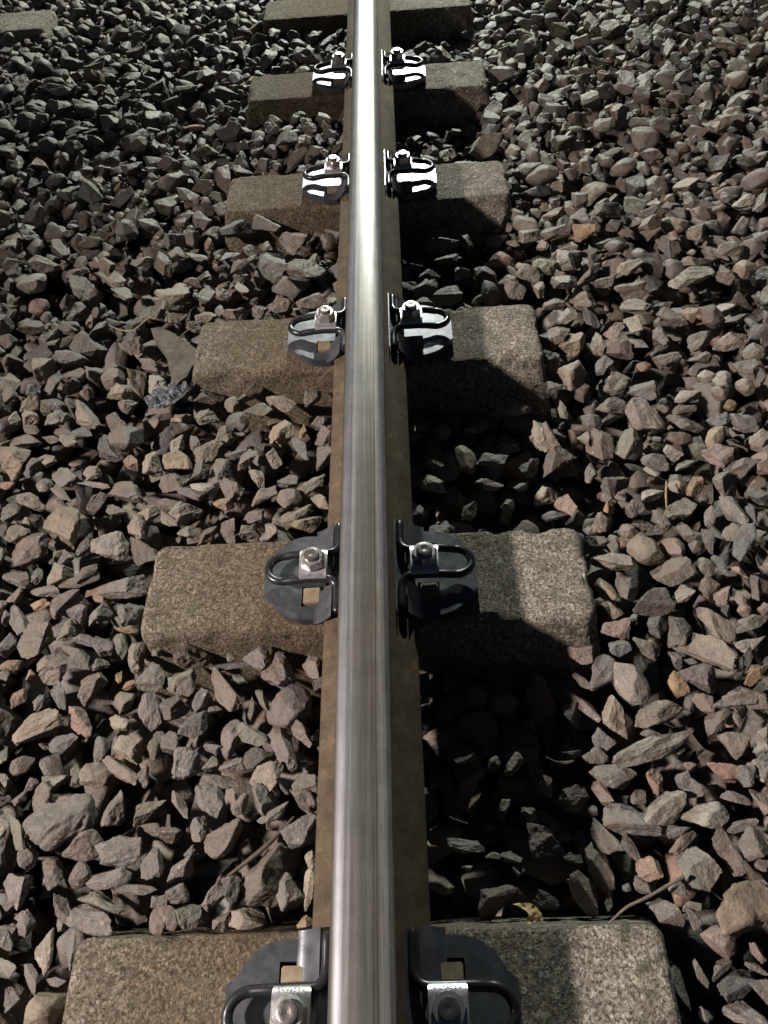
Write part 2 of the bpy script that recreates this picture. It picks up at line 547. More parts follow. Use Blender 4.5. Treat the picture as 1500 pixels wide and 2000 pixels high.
    link_bm('spring_clip', fin(bm), M_ROD, root, 50)

    # -- clamp plate bent down over the two arms of the clip
    bm = bmesh.new()
    cx = 0.0878
    hw = 0.0222
    sec = [(-0.0300, 0.0450), (-0.0292, 0.0500), (-0.0255, 0.0555), (-0.0200, 0.0585), (-0.012, 0.0595), (0.012, 0.0595), (0.0200, 0.0585), (0.0255, 0.0555), (0.0292, 0.0500), (0.0300, 0.0450)]
    sec_in = [(y2 * 0.86, z - 0.0062 if abs(y2) < 0.024 else z - 0.003) for y2, z in reversed(sec)]
    ring = sec + sec_in
    A = [bm.verts.new((cx - hw, a, b)) for a, b in ring]
    B = [bm.verts.new((cx + hw, a, b)) for a, b in ring]
    m_ = len(ring)
    for i in range(m_):
        j = (i + 1) % m_
        bm.faces.new((A[i], A[j], B[j], B[i]))
    for i in range(len(sec) - 1):
        i2 = m_ - 1 - i
        bm.faces.new((A[i + 1], A[i], A[i2], A[i2 - 1]))
        bm.faces.new((B[i], B[i + 1], B[i2 - 1], B[i2]))
    bmesh.ops.recalc_face_normals(bm, faces=bm.faces)
    ed = [e for e in bm.edges if len(e.link_faces) == 2 and abs(e.verts[0].co.x - e.verts[1].co.x) < 1e-6 and e.calc_face_angle(0) > 1.0]
    bmesh.ops.bevel(bm, geom=ed, offset=0.0012, segments=2, affect='EDGES')
    cl = link_bm('clamp_plate', fin(bm), M_ZINC, root, 30)
    # raised maker's lettering along one edge of the clamp plate
    cu = bpy.data.curves.new('lettering', 'FONT')
    cu.body = 'S NMAS BIA'
    cu.size = 0.0062
    cu.extrude = 0.0005
    cu.align_x = 'CENTER'
    tmp = bpy.data.objects.new('tmp', cu)
    S.collection.objects.link(tmp)
    me = bpy.data.meshes.new_from_object(tmp.evaluated_get(bpy.context.evaluated_depsgraph_get()))
    bpy.data.objects.remove(tmp)
    bpy.data.curves.remove(cu)
    t = bpy.data.objects.new('lettering', me)
    S.collection.objects.link(t)
    if not me.materials: me.materials.append(M_ZINC)
    t.parent = cl
    if flip:
        t.location = (sx * cx, 0.0212, 0.0583)
        t.rotation_euler = (R(-26), 0, 0)
    else:
        t.location = (sx * cx, -0.0252, 0.0560)
        t.rotation_euler = (R(28), 0, 0)

    # -- hexagon nut with chamfered top on the bolt
    bm = bmesh.new()
    cxz = Vector((0.0878, 0.0, 0.0596))
    h0, h1 = 0.0, 0.0165
    lev = [(0.0201, h0, 0), (0.0201, h1 - 0.0030, 0), (0.0172, h1, 1), (0.0120, h1 + 0.0003, 1)]
    ringsn = []
    ph = R(8 + 13 * ((int(y * 10) * 7 + (3 if side > 0 else 0)) % 5))
    for rr, zz, rnd in lev:
        rg = []
        for i in range(48):
            a = 2 * math.pi * i / 48
            k6 = ((a + math.pi / 6) % (math.pi / 3)) - math.pi / 6
            r_hex = 0.0174 / math.cos(k6)
            r_ = min(rr, r_hex) if not rnd else min(rr, r_hex)
            rg.append(bm.verts.new(cxz + Vector((r_ * math.cos(a + ph), r_ * math.sin(a + ph), zz))))
        ringsn.append(rg)
    for a, b in zip(ringsn[:-1], ringsn[1:]):
        for j in range(48): bm.faces.new((a[j], a[(j + 1) % 48], b[(j + 1) % 48], b[j]))
    bm.faces.new(list(reversed(ringsn[0])))
    bm.faces.new(ringsn[-1])
    bmesh.ops.recalc_face_normals(bm, faces=bm.faces)
    nut = link_bm('nut', fin(bm), M_ZINC, root, 28)
    bm = bmesh.new()
    lev = [(0.0122, 0.012), (0.0122, 0.0206), (0.0113, 0.0224), (0.0090, 0.0230), (0.0040, 0.0226), (0.0008, 0.0219)]
    ringsn = [[bm.verts.new(cxz + Vector((rr * math.cos(2 * math.pi * i / 32), rr * math.sin(2 * math.pi * i / 32), zz))) for i in range(32)] for rr, zz in lev]
    for a, b in zip(ringsn[:-1], ringsn[1:]):
        for j in range(32): bm.faces.new((a[j], a[(j + 1) % 32], b[(j + 1) % 32], b[j]))
    bm.faces.new(list(reversed(ringsn[0])))
    bm.faces.new(ringsn[-1])
    bmesh.ops.recalc_face_normals(bm, faces=bm.faces)
    link_bm('bolt', fin(bm), M_BOLT, root, 40)

    # -- rusty lug standing in the plate's square hole, on the camera-facing and far side
    for sy in (1, -1):
        bm = bmesh.new()
        bmesh.ops.create_cube(bm, size=1)
        for v in bm.verts:
            tp = v.co.z > 0
            v.co.x = 0.0937 + (0.0135 if tp else 0.0155) * math.copysign(1, v.co.x)
            v.co.y = sy * 0.037 + (0.0142 if tp else 0.015) * math.copysign(1, v.co.y)
            v.co.z = 0.0200 if tp else 0.0
        bmesh.ops.bevel(bm, geom=[e for e in bm.edges], offset=0.0016, segments=2, affect='EDGES')
        link_bm('lug', fin(bm), M_LUG, root, 40)
    tag(root, labels, 'rail fastening', 'spring clip fastenings along the rail')
    return root


where = ['far sleeper at the top edge', 'next to last sleeper', 'third sleeper from the far end', 'sleeper beside the dry grass stem', 'second nearest sleeper', 'nearest sleeper']
for k in range(1, 6):
    for sd_, nm in ((-1, 'left'), (1, 'right')):
        fastening(sd_, SL_Y[k], k == 5, f'steel spring clip with hex nut, {nm} of rail, on {where[k]}')


# ------------------------------------------------------------------ ballast stones
def proto(kind, seed):
    r = random.Random(seed)
    bm = bmesh.new()
    bmesh.ops.create_cube(bm, size=2.4)
    npl = {'angular': r.randint(8, 12), 'slab': r.randint(8, 11), 'round': 26, 'wedge': r.randint(7, 9)}[kind]
    for i in range(npl):
        d = Vector((r.gauss(0, 1), r.gauss(0, 1), r.gauss(0, 1))).normalized()
        dist = {'angular': r.uniform(0.55, 0.92), 'slab': r.uniform(0.6, 0.95), 'round': r.uniform(0.86, 0.96), 'wedge': r.uniform(0.42, 0.95)}[kind]
        ret = bmesh.ops.bisect_plane(bm, geom=list(bm.verts) + list(bm.edges) + list(bm.faces), plane_co=d * dist, plane_no=d, clear_outer=True)
        ce = [e for e in ret['geom_cut'] if isinstance(e, bmesh.types.BMEdge)]
        if ce:
            try: bmesh.ops.edgenet_fill(bm, edges=ce)
            except Exception: pass
    bmesh.ops.remove_doubles(bm, verts=bm.verts, dist=0.03)
    bmesh.ops.dissolve_degenerate(bm, edges=bm.edges, dist=0.02)
    bmesh.ops.recalc_face_normals(bm, faces=bm.faces)
    return bm


def arrays(bm):
    bmesh.ops.triangulate(bm, faces=bm.faces)
    bm.verts.ensure_lookup_table()
    bm.verts.index_update()
    V = np.array([v.co[:] for v in bm.verts])
    F = np.array([[v.index for v in f.verts] for f in bm.faces])
    return V, F


KINDS = ['angular'] * 20 + ['slab'] * 8 + ['wedge'] * 12 + ['round'] * 8
LOW, MID, MIDHI, HI = [], [], [], []
for i, kd in enumerate(KINDS):
    bm = proto(kd, 100 + i)
    b2 = bm.copy()
    LOW.append(arrays(b2)); b2.free()
    b2 = bm.copy()
    rr = random.Random(i)
    bmesh.ops.bevel(b2, geom=list(b2.edges), offset=(0.16 if kd == 'round' else rr.uniform(0.08, 0.15)), segments=1, affect='EDGES', clamp_overlap=True)
    bmesh.ops.remove_doubles(b2, verts=b2.verts, dist=0.004)
    b3 = b2.copy()
    for v in b2.verts:
        v.co += v.co.normalized() * 0.13 * noise.noise(v.co * 1.6 + Vector((i, 0, 0)))
    MID.append(arrays(b2)); b2.free()
    for lib, lim in ((MIDHI, 0.38), (HI, 0.16)):
        b4 = b3.copy()
        bmesh.ops.triangulate(b4, faces=b4.faces)
        for _ in range(5):
            es = [e for e in b4.edges if e.calc_length() > lim]
            if not es: break
            bmesh.ops.subdivide_edges(b4, edges=es, cuts=1)
            bmesh.ops.triangulate(b4, faces=[f for f in b4.faces if len(f.verts) > 3])
        if kd == 'round':
            for _ in range(4): bmesh.ops.smooth_vert(b4, verts=b4.verts, factor=0.5, use_axis_x=True, use_axis_y=True, use_axis_z=True)
        if lib is HI: bmesh.ops.smooth_vert(b4, verts=b4.verts, factor=0.5, use_axis_x=True, use_axis_y=True, use_axis_z=True)
        b4.normal_update()
        k_ = 0.35 if kd == 'round' else 1.0
        for v in b4.verts:
            p = v.co + Vector((i * 7.3, 0, 0))
            ridged = abs(noise.noise(p * 2.6))
            v.co += v.normal * k_ * (0.12 * noise.noise(p * 1.4) - 0.085 * ridged + 0.058 * noise.noise(p * 4.6) + (0.028 * noise.noise(p * 11) if lib is HI else 0))
        lib.append(arrays(b4)); b4.free()
    b3.free()
    bm.free()

PAL = {'rose': (0.235, 0.16, 0.14), 'terracotta': (0.27, 0.182, 0.145), 'ochre': (0.30, 0.215, 0.13), 'brown': (0.185, 0.140, 0.115), 'grey': (0.19, 0.175, 0.16), 'olive': (0.175, 0.165, 0.125), 'mauve': (0.178, 0.150, 0.143), 'pink': (0.31, 0.20, 0.165),
       'orange': (0.28, 0.188, 0.115), 'tan': (0.28, 0.225, 0.165), 'pale': (0.33, 0.30, 0.255), 'dark': (0.085, 0.074, 0.068), 'slate': (0.135, 0.135, 0.14)}
PALN = ['brown', 'grey', 'olive', 'mauve', 'pink', 'orange', 'tan', 'pale', 'dark', 'slate']
PALW = np.array([0.30, 0.22, 0.11, 0.15, 0.02, 0.003, 0.07, 0.016, 0.06, 0.047]); PALW /= PALW.sum()


def rot_m(ax, ay, az):
    return np.array(Euler((ax, ay, az)).to_matrix())


def shape_stone(lib, idx, dims, seed, tilt, az):
    V, F = lib[idx]
    r = random.Random(seed)
    Rm = rot_m(r.uniform(0, 6.28), r.uniform(0, 6.28), r.uniform(0, 6.28))
    A = V @ Rm.T
    lo, hi = A.min(0), A.max(0)
    A = (A - (lo + hi) / 2) / (hi - lo) * np.array(dims)
    A = A @ (rot_m(0, 0, az) @ rot_m(tilt * r.uniform(-1, 1), tilt * r.uniform(-1, 1), 0)).T
    return A, F


X0, X1, Y0, Y1, G = -1.95, 1.95, -1.2, 3.55, 0.006
nx, ny = int((X1 - X0) / G), int((Y1 - Y0) / G)
H = np.full((nx, ny), -0.205)
gx = X0 + (np.arange(nx) + 0.5) * G
gy = Y0 + (np.arange(ny) + 0.5) * G
BLK = np.zeros((nx, ny), bool)
for cx, cy in SLEEPERS:
    BLK |= (np.abs(gx - cx) < 0.366)[:, None] & (np.abs(gy - cy) < 0.094)[None, :]
RAILZ = np.abs(gx) < 0.076


def target(x, y):
    ph = (y / 0.6) % 1.0
    mid = 0.5 - 0.5 * math.cos(2 * math.pi * ph)           # 0 at sleepers, 1 mid-crib
    far = min(max((y - 0.55) / 0.4, 0), 1)
    crib = (-0.042 + 0.020 * far if x < 0 else -0.092 + 0.018 * far) + 0.016 * mid
    t = min(max((abs(x + 0.01) - 0.26) / 0.14, 0), 1)
    out = -0.036 + 0.03 * min(max((abs(x) - 0.45) / 0.6, 0), 1)
    return crib * (1 - t) + out * t


def patch(x, y, a, b, c, az):
    r = max(a, b)
    i0, i1 = max(int((x - r - X0) / G), 0), min(int((x + r - X0) / G) + 1, nx)
    j0, j1 = max(int((y - r - Y0) / G), 0), min(int((y + r - Y0) / G) + 1, ny)
    dx = gx[i0:i1, None] - x
    dy = gy[None, j0:j1] - y
    ca, sa = math.cos(az), math.sin(az)
    q = ((dx * ca + dy * sa) / a) ** 2 + ((-dx * sa + dy * ca) / b) ** 2
    m = q < 1
    return (slice(i0, i1), slice(j0, j1)), m, c * np.sqrt(np.maximum(1 - q, 0))


STONES = []       # x, y, z, dims, az, kind index, colour name, seed


def settle(x, y, dims, az, pct=82):
    sl, m, bot = patch(x, y, dims[0] / 2, dims[1] / 2, dims[2] / 2, az)
    if m.sum() < 4: return None
    if (BLK[sl] & m).any(): return None
    hh = (H[sl] + bot)[m]
    z = float(np.percentile(hh, pct))
    return z, sl, m, bot


# stones that can be told apart: x mm, y mm, length mm, width mm, heading deg, form, colour
HAND = """
-234 882 96 64 -53 a slate; 325 1443 96 61 8 a tan; -437 -358 88 67 41 a grey; -155 862 87 61 -28 a brown; 464 -490 91 52 17 a ochre; -141 -440 73 65 28 a brown
418 1848 94 50 13 a pale; 352 268 86 54 -106 a brown; 399 -284 131 35 25 a pale; 517 352 81 56 -70 a brown; 487 291 93 48 57 a olive; -1000 1895 111 39 -23 a pale
-558 150 62 69 23 a ochre; -335 1061 76 55 -6 a slate; 715 765 92 44 10 a pale; -462 824 74 53 28 a tan; -627 902 104 38 -52 a tan; -488 373 67 58 -4 r slate
-588 442 97 40 -43 a tan; -126 -204 68 56 53 r mauve; 704 1517 50 75 -8 a brown; -648 938 78 47 -55 a tan; -264 1060 92 40 -46 a olive; 512 -136 91 40 -46 a tan
-607 103 66 54 9 a brown; -550 -75 63 55 -84 a brown; -460 816 77 45 36 a pale; -693 323 58 59 38 a ochre; 515 556 66 51 -59 a brown; 413 487 62 55 29 a tan
494 5 66 50 -3 a brown; 391 -185 66 49 -75 r pale; 173 1045 68 47 11 a grey; -519 345 80 40 -58 a dark; 444 993 72 44 -6 a brown; 515 988 60 52 -24 a orange
-429 24 76 41 7 a mauve; 951 1405 48 64 -8 a tan; 329 339 67 45 -79 a brown; -464 114 62 49 -14 a pale; 430 297 70 43 -100 a brown; -509 951 71 42 -64 a brown
770 940 76 40 -110 a tan; 575 743 69 44 -5 a brown; -130 753 72 42 26 a brown; 673 981 79 38 31 a tan; -187 965 61 49 -6 a tan; 171 804 69 43 25 a dark
625 2135 65 46 13 a tan; -461 239 80 37 -17 a brown; -628 1107 55 54 -6 r grey; -592 1887 98 30 -18 s tan; -151 -144 64 46 -59 a mauve; -807 882 66 45 21 r pale
-512 -218 77 38 27 a tan; 178 1020 77 38 -6 a grey; 331 805 64 45 -90 a mauve; 620 57 77 37 46 a slate; -530 511 52 54 58 a tan; 351 -382 74 38 -31 a slate
535 -97 73 38 -49 a tan; -410 98 70 40 -43 a dark; 577 680 67 41 -22 a grey; 442 790 58 47 10 a pale; -800 963 69 39 12 a tan; -450 519 67 40 -54 a pale
470 388 67 39 22 a brown; -260 231 64 40 -76 a brown; 537 432 59 44 -22 a slate; -348 -404 62 41 -6 a grey; 395 983 71 36 19 a pale; 230 1026 66 38 -50 a olive
741 546 68 37 28 a tan; 495 -173 54 47 -33 a mauve; -174 358 60 42 70 a ochre; 459 54 56 45 -71 r tan; 629 178 46 54 -25 a grey; 329 340 66 38 -79 a tan
534 131 55 45 -17 a olive; 638 635 68 36 -52 a brown; 337 -319 61 40 -18 a grey; 471 722 59 42 -22 a brown; 365 841 57 43 -50 a olive; 601 506 53 47 -5 a mauve
419 -232 74 33 20 a tan; 448 -49 59 41 9 a mauve; -382 814 62 39 -89 a olive; -184 454 61 40 -57 a tan; -676 1544 52 46 23 r tan; 180 310 63 38 -73 r ochre
594 331 67 36 -11 a brown; 665 218 58 42 20 a mauve; 604 583 65 37 -73 a mauve; 430 590 57 42 53 a ochre; 351 -160 59 39 37 a mauve; -289 -106 55 43 15 a brown
396 -369 65 35 30 a pale; -303 -156 52 44 -2 a olive; 423 -445 50 46 -71 a grey; 284 434 71 32 -8 a pale; 681 560 58 39 16 a mauve; 782 760 53 43 -55 a brown
392 610 47 48 -48 a brown; 1091 1883 66 34 -10 a pale; -560 969 56 40 11 a pale; 653 1471 56 40 -8 r pale; -340 485 63 35 10 a brown; -442 -155 50 44 -78 a brown
-204 -388 56 39 51 a brown; -400 -391 55 40 -11 a brown; 105 255 64 34 -48 a tan; 185 938 62 35 -6 a slate; -373 300 53 41 3 a ochre; -229 -174 76 29 -55 a brown
403 38 64 34 -9 a pale; 532 782 60 36 24 a olive; -131 -267 71 30 -56 a mauve; -227 -340 52 41 -68 a mauve; -315 321 58 37 38 a tan; -689 372 74 29 -21 a brown
831 771 45 47 -6 r tan; 234 -399 51 41 -11 a brown; 498 468 45 46 -4 a brown; 304 -431 58 36 -61 a brown; -342 185 56 37 36 a pale; 743 466 49 42 -29 a brown
724 628 51 41 -5 r brown; 445 196 53 39 9 a brown; -273 -288 45 46 42 a mauve; 355 -235 60 34 -71 a tan; -409 -584 50 41 22 r ochre; 817 861 57 36 18 a pale
-522 -2 57 35 50 a brown; 628 244 50 40 -33 a rose; -548 546 46 44 26 r rose; -508 -125 45 44 41 a rose; 448 -376 56 36 -14 a pale; -375 249 57 35 3 a brown
-101 -385 48 41 -2 a grey; 404 860 53 37 -6 a olive; -588 274 56 35 -30 a grey; -425 299 42 46 38 a tan; -250 483 60 32 59 a brown; -339 -205 55 35 -85 a mauve
-582 831 54 36 -19 a grey; 592 825 61 32 24 a tan; 698 323 48 40 -4 a grey; -478 586 52 37 -18 a rose; 480 -100 53 36 -112 a mauve; -456 -20 48 39 71 a grey
-313 742 50 38 27 a rose; -350 -150 47 40 20 a olive; 901 1028 59 32 31 a pale; 157 -462 56 34 44 a brown; 456 876 45 42 -6 a pale; -369 -487 65 29 -22 a mauve
358 466 53 35 -4 a dark; -210 -251 58 32 -104 a brown; -533 651 49 38 -5 a brown; -427 149 50 36 -72 a rose; -514 419 54 34 -17 a brown; 230 303 58 31 -30 a grey
416 -13 52 35 -79 a mauve; -150 -311 49 36 29 a tan; -121 456 54 33 -95 a olive; -227 431 55 32 -4 a olive; -483 991 47 38 45 a pale; -265 -230 51 34 25 a mauve
-89 287 57 31 -92 a brown; -657 305 44 39 62 a slate; -477 -444 50 35 -56 a mauve; 428 672 50 35 24 a pale; 670 502 45 38 -5 a brown; 280 -462 55 32 -60 a tan
-98 387 44 39 10 a brown; 488 447 46 37 -4 a brown; 625 122 60 28 -55 a grey; 936 1021 52 33 -102 a mauve; 139 890 49 35 -6 a dark; -283 273 54 32 -65 a mauve
615 404 57 29 12 a pale; -303 -200 44 38 -2 a dark; -116 142 57 29 9 a ochre; -111 -460 45 37 -109 a mauve; -168 -488 56 29 -10 a tan; -266 397 45 36 -17 r slate
296 273 49 34 -112 a grey; -405 -24 43 38 35 a slate; 515 613 51 32 40 a tan; -135 161 64 25 37 a tan; 515 -285 41 40 -86 a brown; -152 197 43 37 9 r brown
589 -94 53 30 8 a grey; 704 221 47 34 -92 r terracotta; -447 -215 59 27 -56 a pink; -347 954 64 25 57 s grey; -665 191 39 40 57 a olive; 321 196 40 39 -30 a tan
476 578 58 27 -100 a tan; -545 56 43 36 9 a tan; 463 -425 58 27 -66 a brown; -636 219 57 27 -17 a tan; 387 -92 47 33 33 a rose; -361 -257 47 33 -37 a tan
-334 419 42 36 39 a tan; 403 710 50 31 -5 a brown; 773 509 45 34 -5 r tan; -153 -342 41 37 -96 a mauve; -211 -458 45 34 -100 a mauve; -201 749 42 37 -5 a brown
-181 -117 43 35 -33 a mauve; 213 883 44 35 -48 a grey; 284 -343 42 36 -2 a brown; -286 360 45 34 17 a tan; 537 -213 47 32 -2 a mauve; -368 -292 68 22 -40 a brown
-387 -185 39 38 -88 a brown; -301 819 57 26 -66 s tan; -110 225 58 26 47 a olive; 346 163 43 34 -83 a terracotta; 376 550 45 33 -98 a slate; -200 205 56 26 42 a brown
523 248 49 30 -25 a mauve; -220 -317 61 24 -11 a brown; 475 660 58 25 -71 a dark; -218 166 44 33 3 a brown; 116 791 52 28 10 a olive; -479 -101 62 23 -34 w olive
311 -399 54 27 -54 a grey; 639 293 48 30 44 r ochre; -640 137 37 39 60 a tan; 506 53 38 38 -87 r rose; -365 -346 49 28 -106 a mauve; -96 -341 45 31 -21 a brown
462 145 43 33 -94 a mauve; -374 743 50 28 -5 a tan; -446 744 50 28 -5 a olive; -588 -36 53 26 -70 a grey; 437 -603 50 28 -10 a mauve; -599 -83 40 35 -74 a mauve
-578 390 49 28 -16 a slate; 495 -418 36 39 -61 a mauve; -92 -135 46 30 -61 a brown; -91 339 39 35 48 a brown; -437 -425 50 27 -53 a brown; 559 629 39 35 -13 a pale
324 -121 43 31 -14 a brown; -258 135 41 33 75 a brown; 432 -574 50 27 11 a slate; -515 115 51 27 75 a mauve; 422 -125 42 32 -26 a olive; -295 129 47 28 42 a brown
-433 982 61 22 -27 s pale; -518 763 52 26 78 s olive; 494 -250 47 28 54 a brown; -380 -106 50 26 -96 a tan; 220 247 52 25 -17 a tan; -378 205 50 26 -39 a rose
-472 -330 39 33 51 a brown; -697 441 42 31 -75 a tan; -358 -438 61 21 8 r mauve; 428 -528 35 37 -70 r rose; -505 465 37 35 -4 a tan; -237 291 50 26 70 a brown
-415 180 49 26 44 a tan; -256 308 44 30 -16 a slate; -658 475 47 28 -36 a slate; 715 277 39 33 -4 a tan; -615 50 49 26 -18 a brown; -165 -284 43 29 8 a dark
478 512 36 36 -5 a slate; -178 -249 46 27 -22 a olive; -581 730 46 27 -5 a dark; -514 209 51 25 81 a rose; 422 354 39 33 -4 r slate; 370 -493 43 29 -30 a mauve
-558 23 55 23 -8 a mauve; -136 319 59 21 -61 s slate; -645 437 37 34 -4 a pale; -440 -82 41 30 -47 a mauve; -318 -348 50 25 40 a tan; 580 -126 51 24 31 a pale
215 757 47 26 -5 a grey; -407 -296 39 32 -2 a tan; 773 620 59 21 33 s olive; 489 -319 49 25 -22 a pink; -360 -462 64 19 -17 a olive; 676 641 33 37 -5 r ochre
577 183 41 29 -104 a orange; -296 -421 39 31 -97 a mauve; 657 331 43 28 -4 a slate; -711 480 40 30 18 a tan; -186 294 43 28 -78 a tan; -498 55 44 27 59 a brown
380 774 49 24 -98 a tan; -599 364 36 33 -4 a tan; 400 225 52 22 -104 w brown; 613 80 42 27 41 a grey; -466 -302 38 31 32 a olive; -154 239 40 29 -27 a mauve
-338 224 55 21 -15 s mauve; 558 267 34 34 -25 a pale; -217 130 36 32 -3 a brown; -94 -324 39 29 -2 a brown; 695 442 33 34 -36 r pale; 599 363 44 26 -4 a brown
404 314 39 29 -100 a tan; -336 136 41 28 -66 a pale; -504 -56 38 29 35 a tan; -423 -521 51 22 -87 a tan; 616 -31 48 23 -85 a mauve; -253 737 34 32 -5 a mauve
-468 310 41 27 -72 a terracotta; -261 -193 43 26 -92 a mauve; 317 -207 62 18 -48 s rose; -300 -256 38 28 -54 a brown; -410 -90 42 26 -88 a olive; -381 349 41 26 54 a pale
336 -266 35 31 -24 a slate; -634 316 43 25 -16 a tan; -106 -245 49 22 -64 a brown; -343 814 31 34 43 a pale; 577 297 43 25 -4 r rose; 382 -20 44 24 -61 r ochre
-242 -485 32 33 -82 a olive; -285 454 38 28 -84 r tan; 104 925 37 28 -6 a dark; 672 148 34 31 -4 a slate; 397 116 35 30 -75 a brown; -463 -249 42 25 14 a slate
728 416 32 32 -4 r tan; 536 84 33 31 -23 a mauve; -496 -374 56 19 -65 a olive; -201 -291 37 28 -21 a mauve; 458 -186 39 27 -90 a orange; 498 173 46 22 26 a pale
-490 -170 54 19 -64 a slate; 502 116 45 23 -76 a mauve; -540 283 37 27 -4 a tan; -321 -258 42 24 -76 a brown; 177 190 38 26 -103 a dark; -491 -23 31 32 55 a mauve
-580 205 36 28 -3 a rose; -215 251 40 25 -77 a tan; 84 -441 40 25 -55 a tan; -518 -278 34 29 39 r mauve; -756 503 36 27 -74 r tan; 383 -127 33 29 -20 a slate
125 -397 53 18 -9 a grey; 411 939 29 33 -6 a tan; 298 -220 36 26 -99 a olive; -258 -429 42 23 46 a mauve; -349 352 51 19 -69 s rose; 448 -93 33 29 -103 a slate
-329 276 34 28 24 a grey; 545 -26 29 32 -55 a brown; 486 -222 35 27 -86 a rose; 375 396 48 19 -76 s brown; -398 -431 30 31 -77 r brown; 384 -54 38 24 -54 a tan
499 -40 38 24 45 a pale; -93 185 39 23 -32 a tan; -380 -217 34 27 26 a tan; 564 -45 30 30 -78 a rose; 664 451 34 26 -4 r pale; 548 11 34 27 -97 r olive
390 -330 32 27 -103 a terracotta; -270 190 31 29 48 a orange; 539 -323 31 28 -76 a grey; -190 -454 32 27 -84 a dark; 321 -288 36 24 -24 a mauve; -411 -472 44 20 -61 a rose
-728 433 43 20 -78 a tan; -528 258 60 14 -6 s tan; 513 -330 31 28 -2 a slate; 688 434 33 26 -4 r pale; -621 258 30 28 -4 r mauve; 360 -441 29 29 -81 a terracotta
-372 166 44 19 -35 a tan; -419 178 45 19 23 a tan; -344 751 37 22 -83 r mauve; -540 90 32 26 -3 a mauve; -227 -130 58 14 11 s slate; -585 236 49 17 -38 s tan
321 -338 37 22 -57 a rose; 677 405 33 25 -63 r tan; -239 -377 35 23 -93 a mauve; -266 -487 28 28 -81 r brown; -316 236 43 19 -13 r pale; -474 192 42 19 -34 a brown
567 232 49 16 44 s grey; 442 95 30 27 -3 r tan; 575 -178 50 16 35 a orange; 413 71 35 23 -65 a olive; 326 152 44 18 0 s slate; 384 78 32 24 -3 a dark
-281 -489 32 24 -81 r brown; 545 186 30 26 -38 a tan; -405 -259 37 21 -93 a slate; 369 -572 50 15 -78 s olive; 568 61 46 17 -84 a slate; 525 -363 36 21 -81 a rose
490 91 40 19 14 a dark; 117 302 37 20 -4 r grey; 658 116 35 21 -65 a slate; 84 190 33 22 -100 a dark; 573 14 43 17 -74 s slate; 568 -153 42 17 -114 a slate
-433 -548 44 16 -47 a grey; -180 130 31 22 -94 a tan; -137 -362 47 15 29 a mauve; -86 -456 48 15 -98 a tan; -579 -117 36 19 9 r orange; -465 -537 32 22 -55 a olive
-135 359 41 17 -91 a orange; 459 -579 28 25 -20 a mauve; -473 -74 37 19 -3 a slate; 467 105 33 21 -16 a brown; -638 374 35 19 -16 a brown; -669 150 38 17 -74 a dark
553 497 28 23 -5 r pink; 565 -223 25 26 -39 a mauve; 582 115 41 16 -101 s mauve; 228 -468 32 20 -16 a slate; 342 -413 38 17 -66 a mauve; -437 -295 32 20 -68 a olive
-684 401 33 19 -16 r brown; 491 -394 42 15 21 a grey; -271 -344 45 14 -52 s olive; -611 139 35 18 16 a olive; 249 200 26 24 -3 a grey; 204 -288 37 17 50 r tan
410 -411 45 14 33 a rose; -476 -407 25 25 63 r mauve; -280 -384 31 20 -2 a dark; -607 13 29 21 77 a rose; -618 391 35 17 -16 r rose; -562 -5 35 17 9 a orange
-613 -27 32 19 -66 a mauve; 586 -49 43 14 -79 s rose; -552 -173 30 20 -89 a pink; -315 -451 48 12 -4 s mauve; -478 -506 30 20 -74 a dark; 540 -308 26 23 -2 a slate
-261 -459 27 22 18 a mauve; 494 -358 39 15 -24 s mauve; 463 -148 29 20 -103 a mauve; 246 -321 28 21 -88 a tan; 442 -343 25 23 -24 a mauve; -583 54 30 19 -75 a olive
-83 -169 30 19 -88 a mauve; 174 -285 25 22 -96 a brown; -691 257 30 18 -4 r pink; -518 -179 28 20 61 a slate; -168 -190 38 14 -50 a olive; -456 -487 28 19 69 a mauve
-306 -375 33 16 -15 a olive; 688 369 21 24 -63 r orange; 279 232 32 16 42 a pale; -389 -520 42 12 -82 s slate; 323 -170 39 13 -60 s mauve; 352 -460 27 19 -21 a mauve
-480 -499 26 20 -1 a olive; 142 -338 33 15 -105 a dark; -186 -346 29 18 -106 a mauve; 430 -329 25 20 -104 a slate; -435 -118 25 20 -2 w olive; -406 -55 36 14 -13 a orange
-451 -570 27 17 -69 a mauve; 601 -1 27 17 -69 a terracotta; 544 55 22 21 -3 r mauve; 419 148 26 18 -101 a orange; -332 -301 31 15 -90 a mauve; -233 -265 28 16 -21 a mauve
407 -396 31 15 8 a slate; -507 -67 30 15 -3 a tan; -198 -492 21 21 -83 a brown; 586 -72 21 21 -3 r rose; 556 -272 24 18 -107 a tan; 400 -262 28 15 -7 s mauve
391 -469 22 20 -57 a mauve; 617 -72 24 18 -107 a rose; 187 -414 27 16 -26 a grey; 419 -555 34 13 31 a mauve; 269 -417 24 17 -2 a dark; -235 -290 24 17 42 a olive
401 -499 28 14 -76 a mauve; -85 -424 27 15 -87 a tan; -210 -154 27 15 -32 a olive; 546 -292 22 18 -25 a pale; 527 -244 31 13 -76 s rose; -88 -495 22 18 42 a orange
-508 -325 24 16 59 a slate; 218 -357 20 19 -2 a tan; -588 -133 22 17 -2 a olive; 366 -349 20 18 -2 a rose; 208 137 26 14 -3 a dark; -538 -301 21 17 -2 a grey
-184 -205 35 10 -90 s olive; -500 -307 22 16 38 a mauve; 393 -561 30 11 -75 s olive; 306 -471 32 11 -95 s tan; -248 -405 21 16 -2 a mauve; -552 -264 23 14 -74 a olive
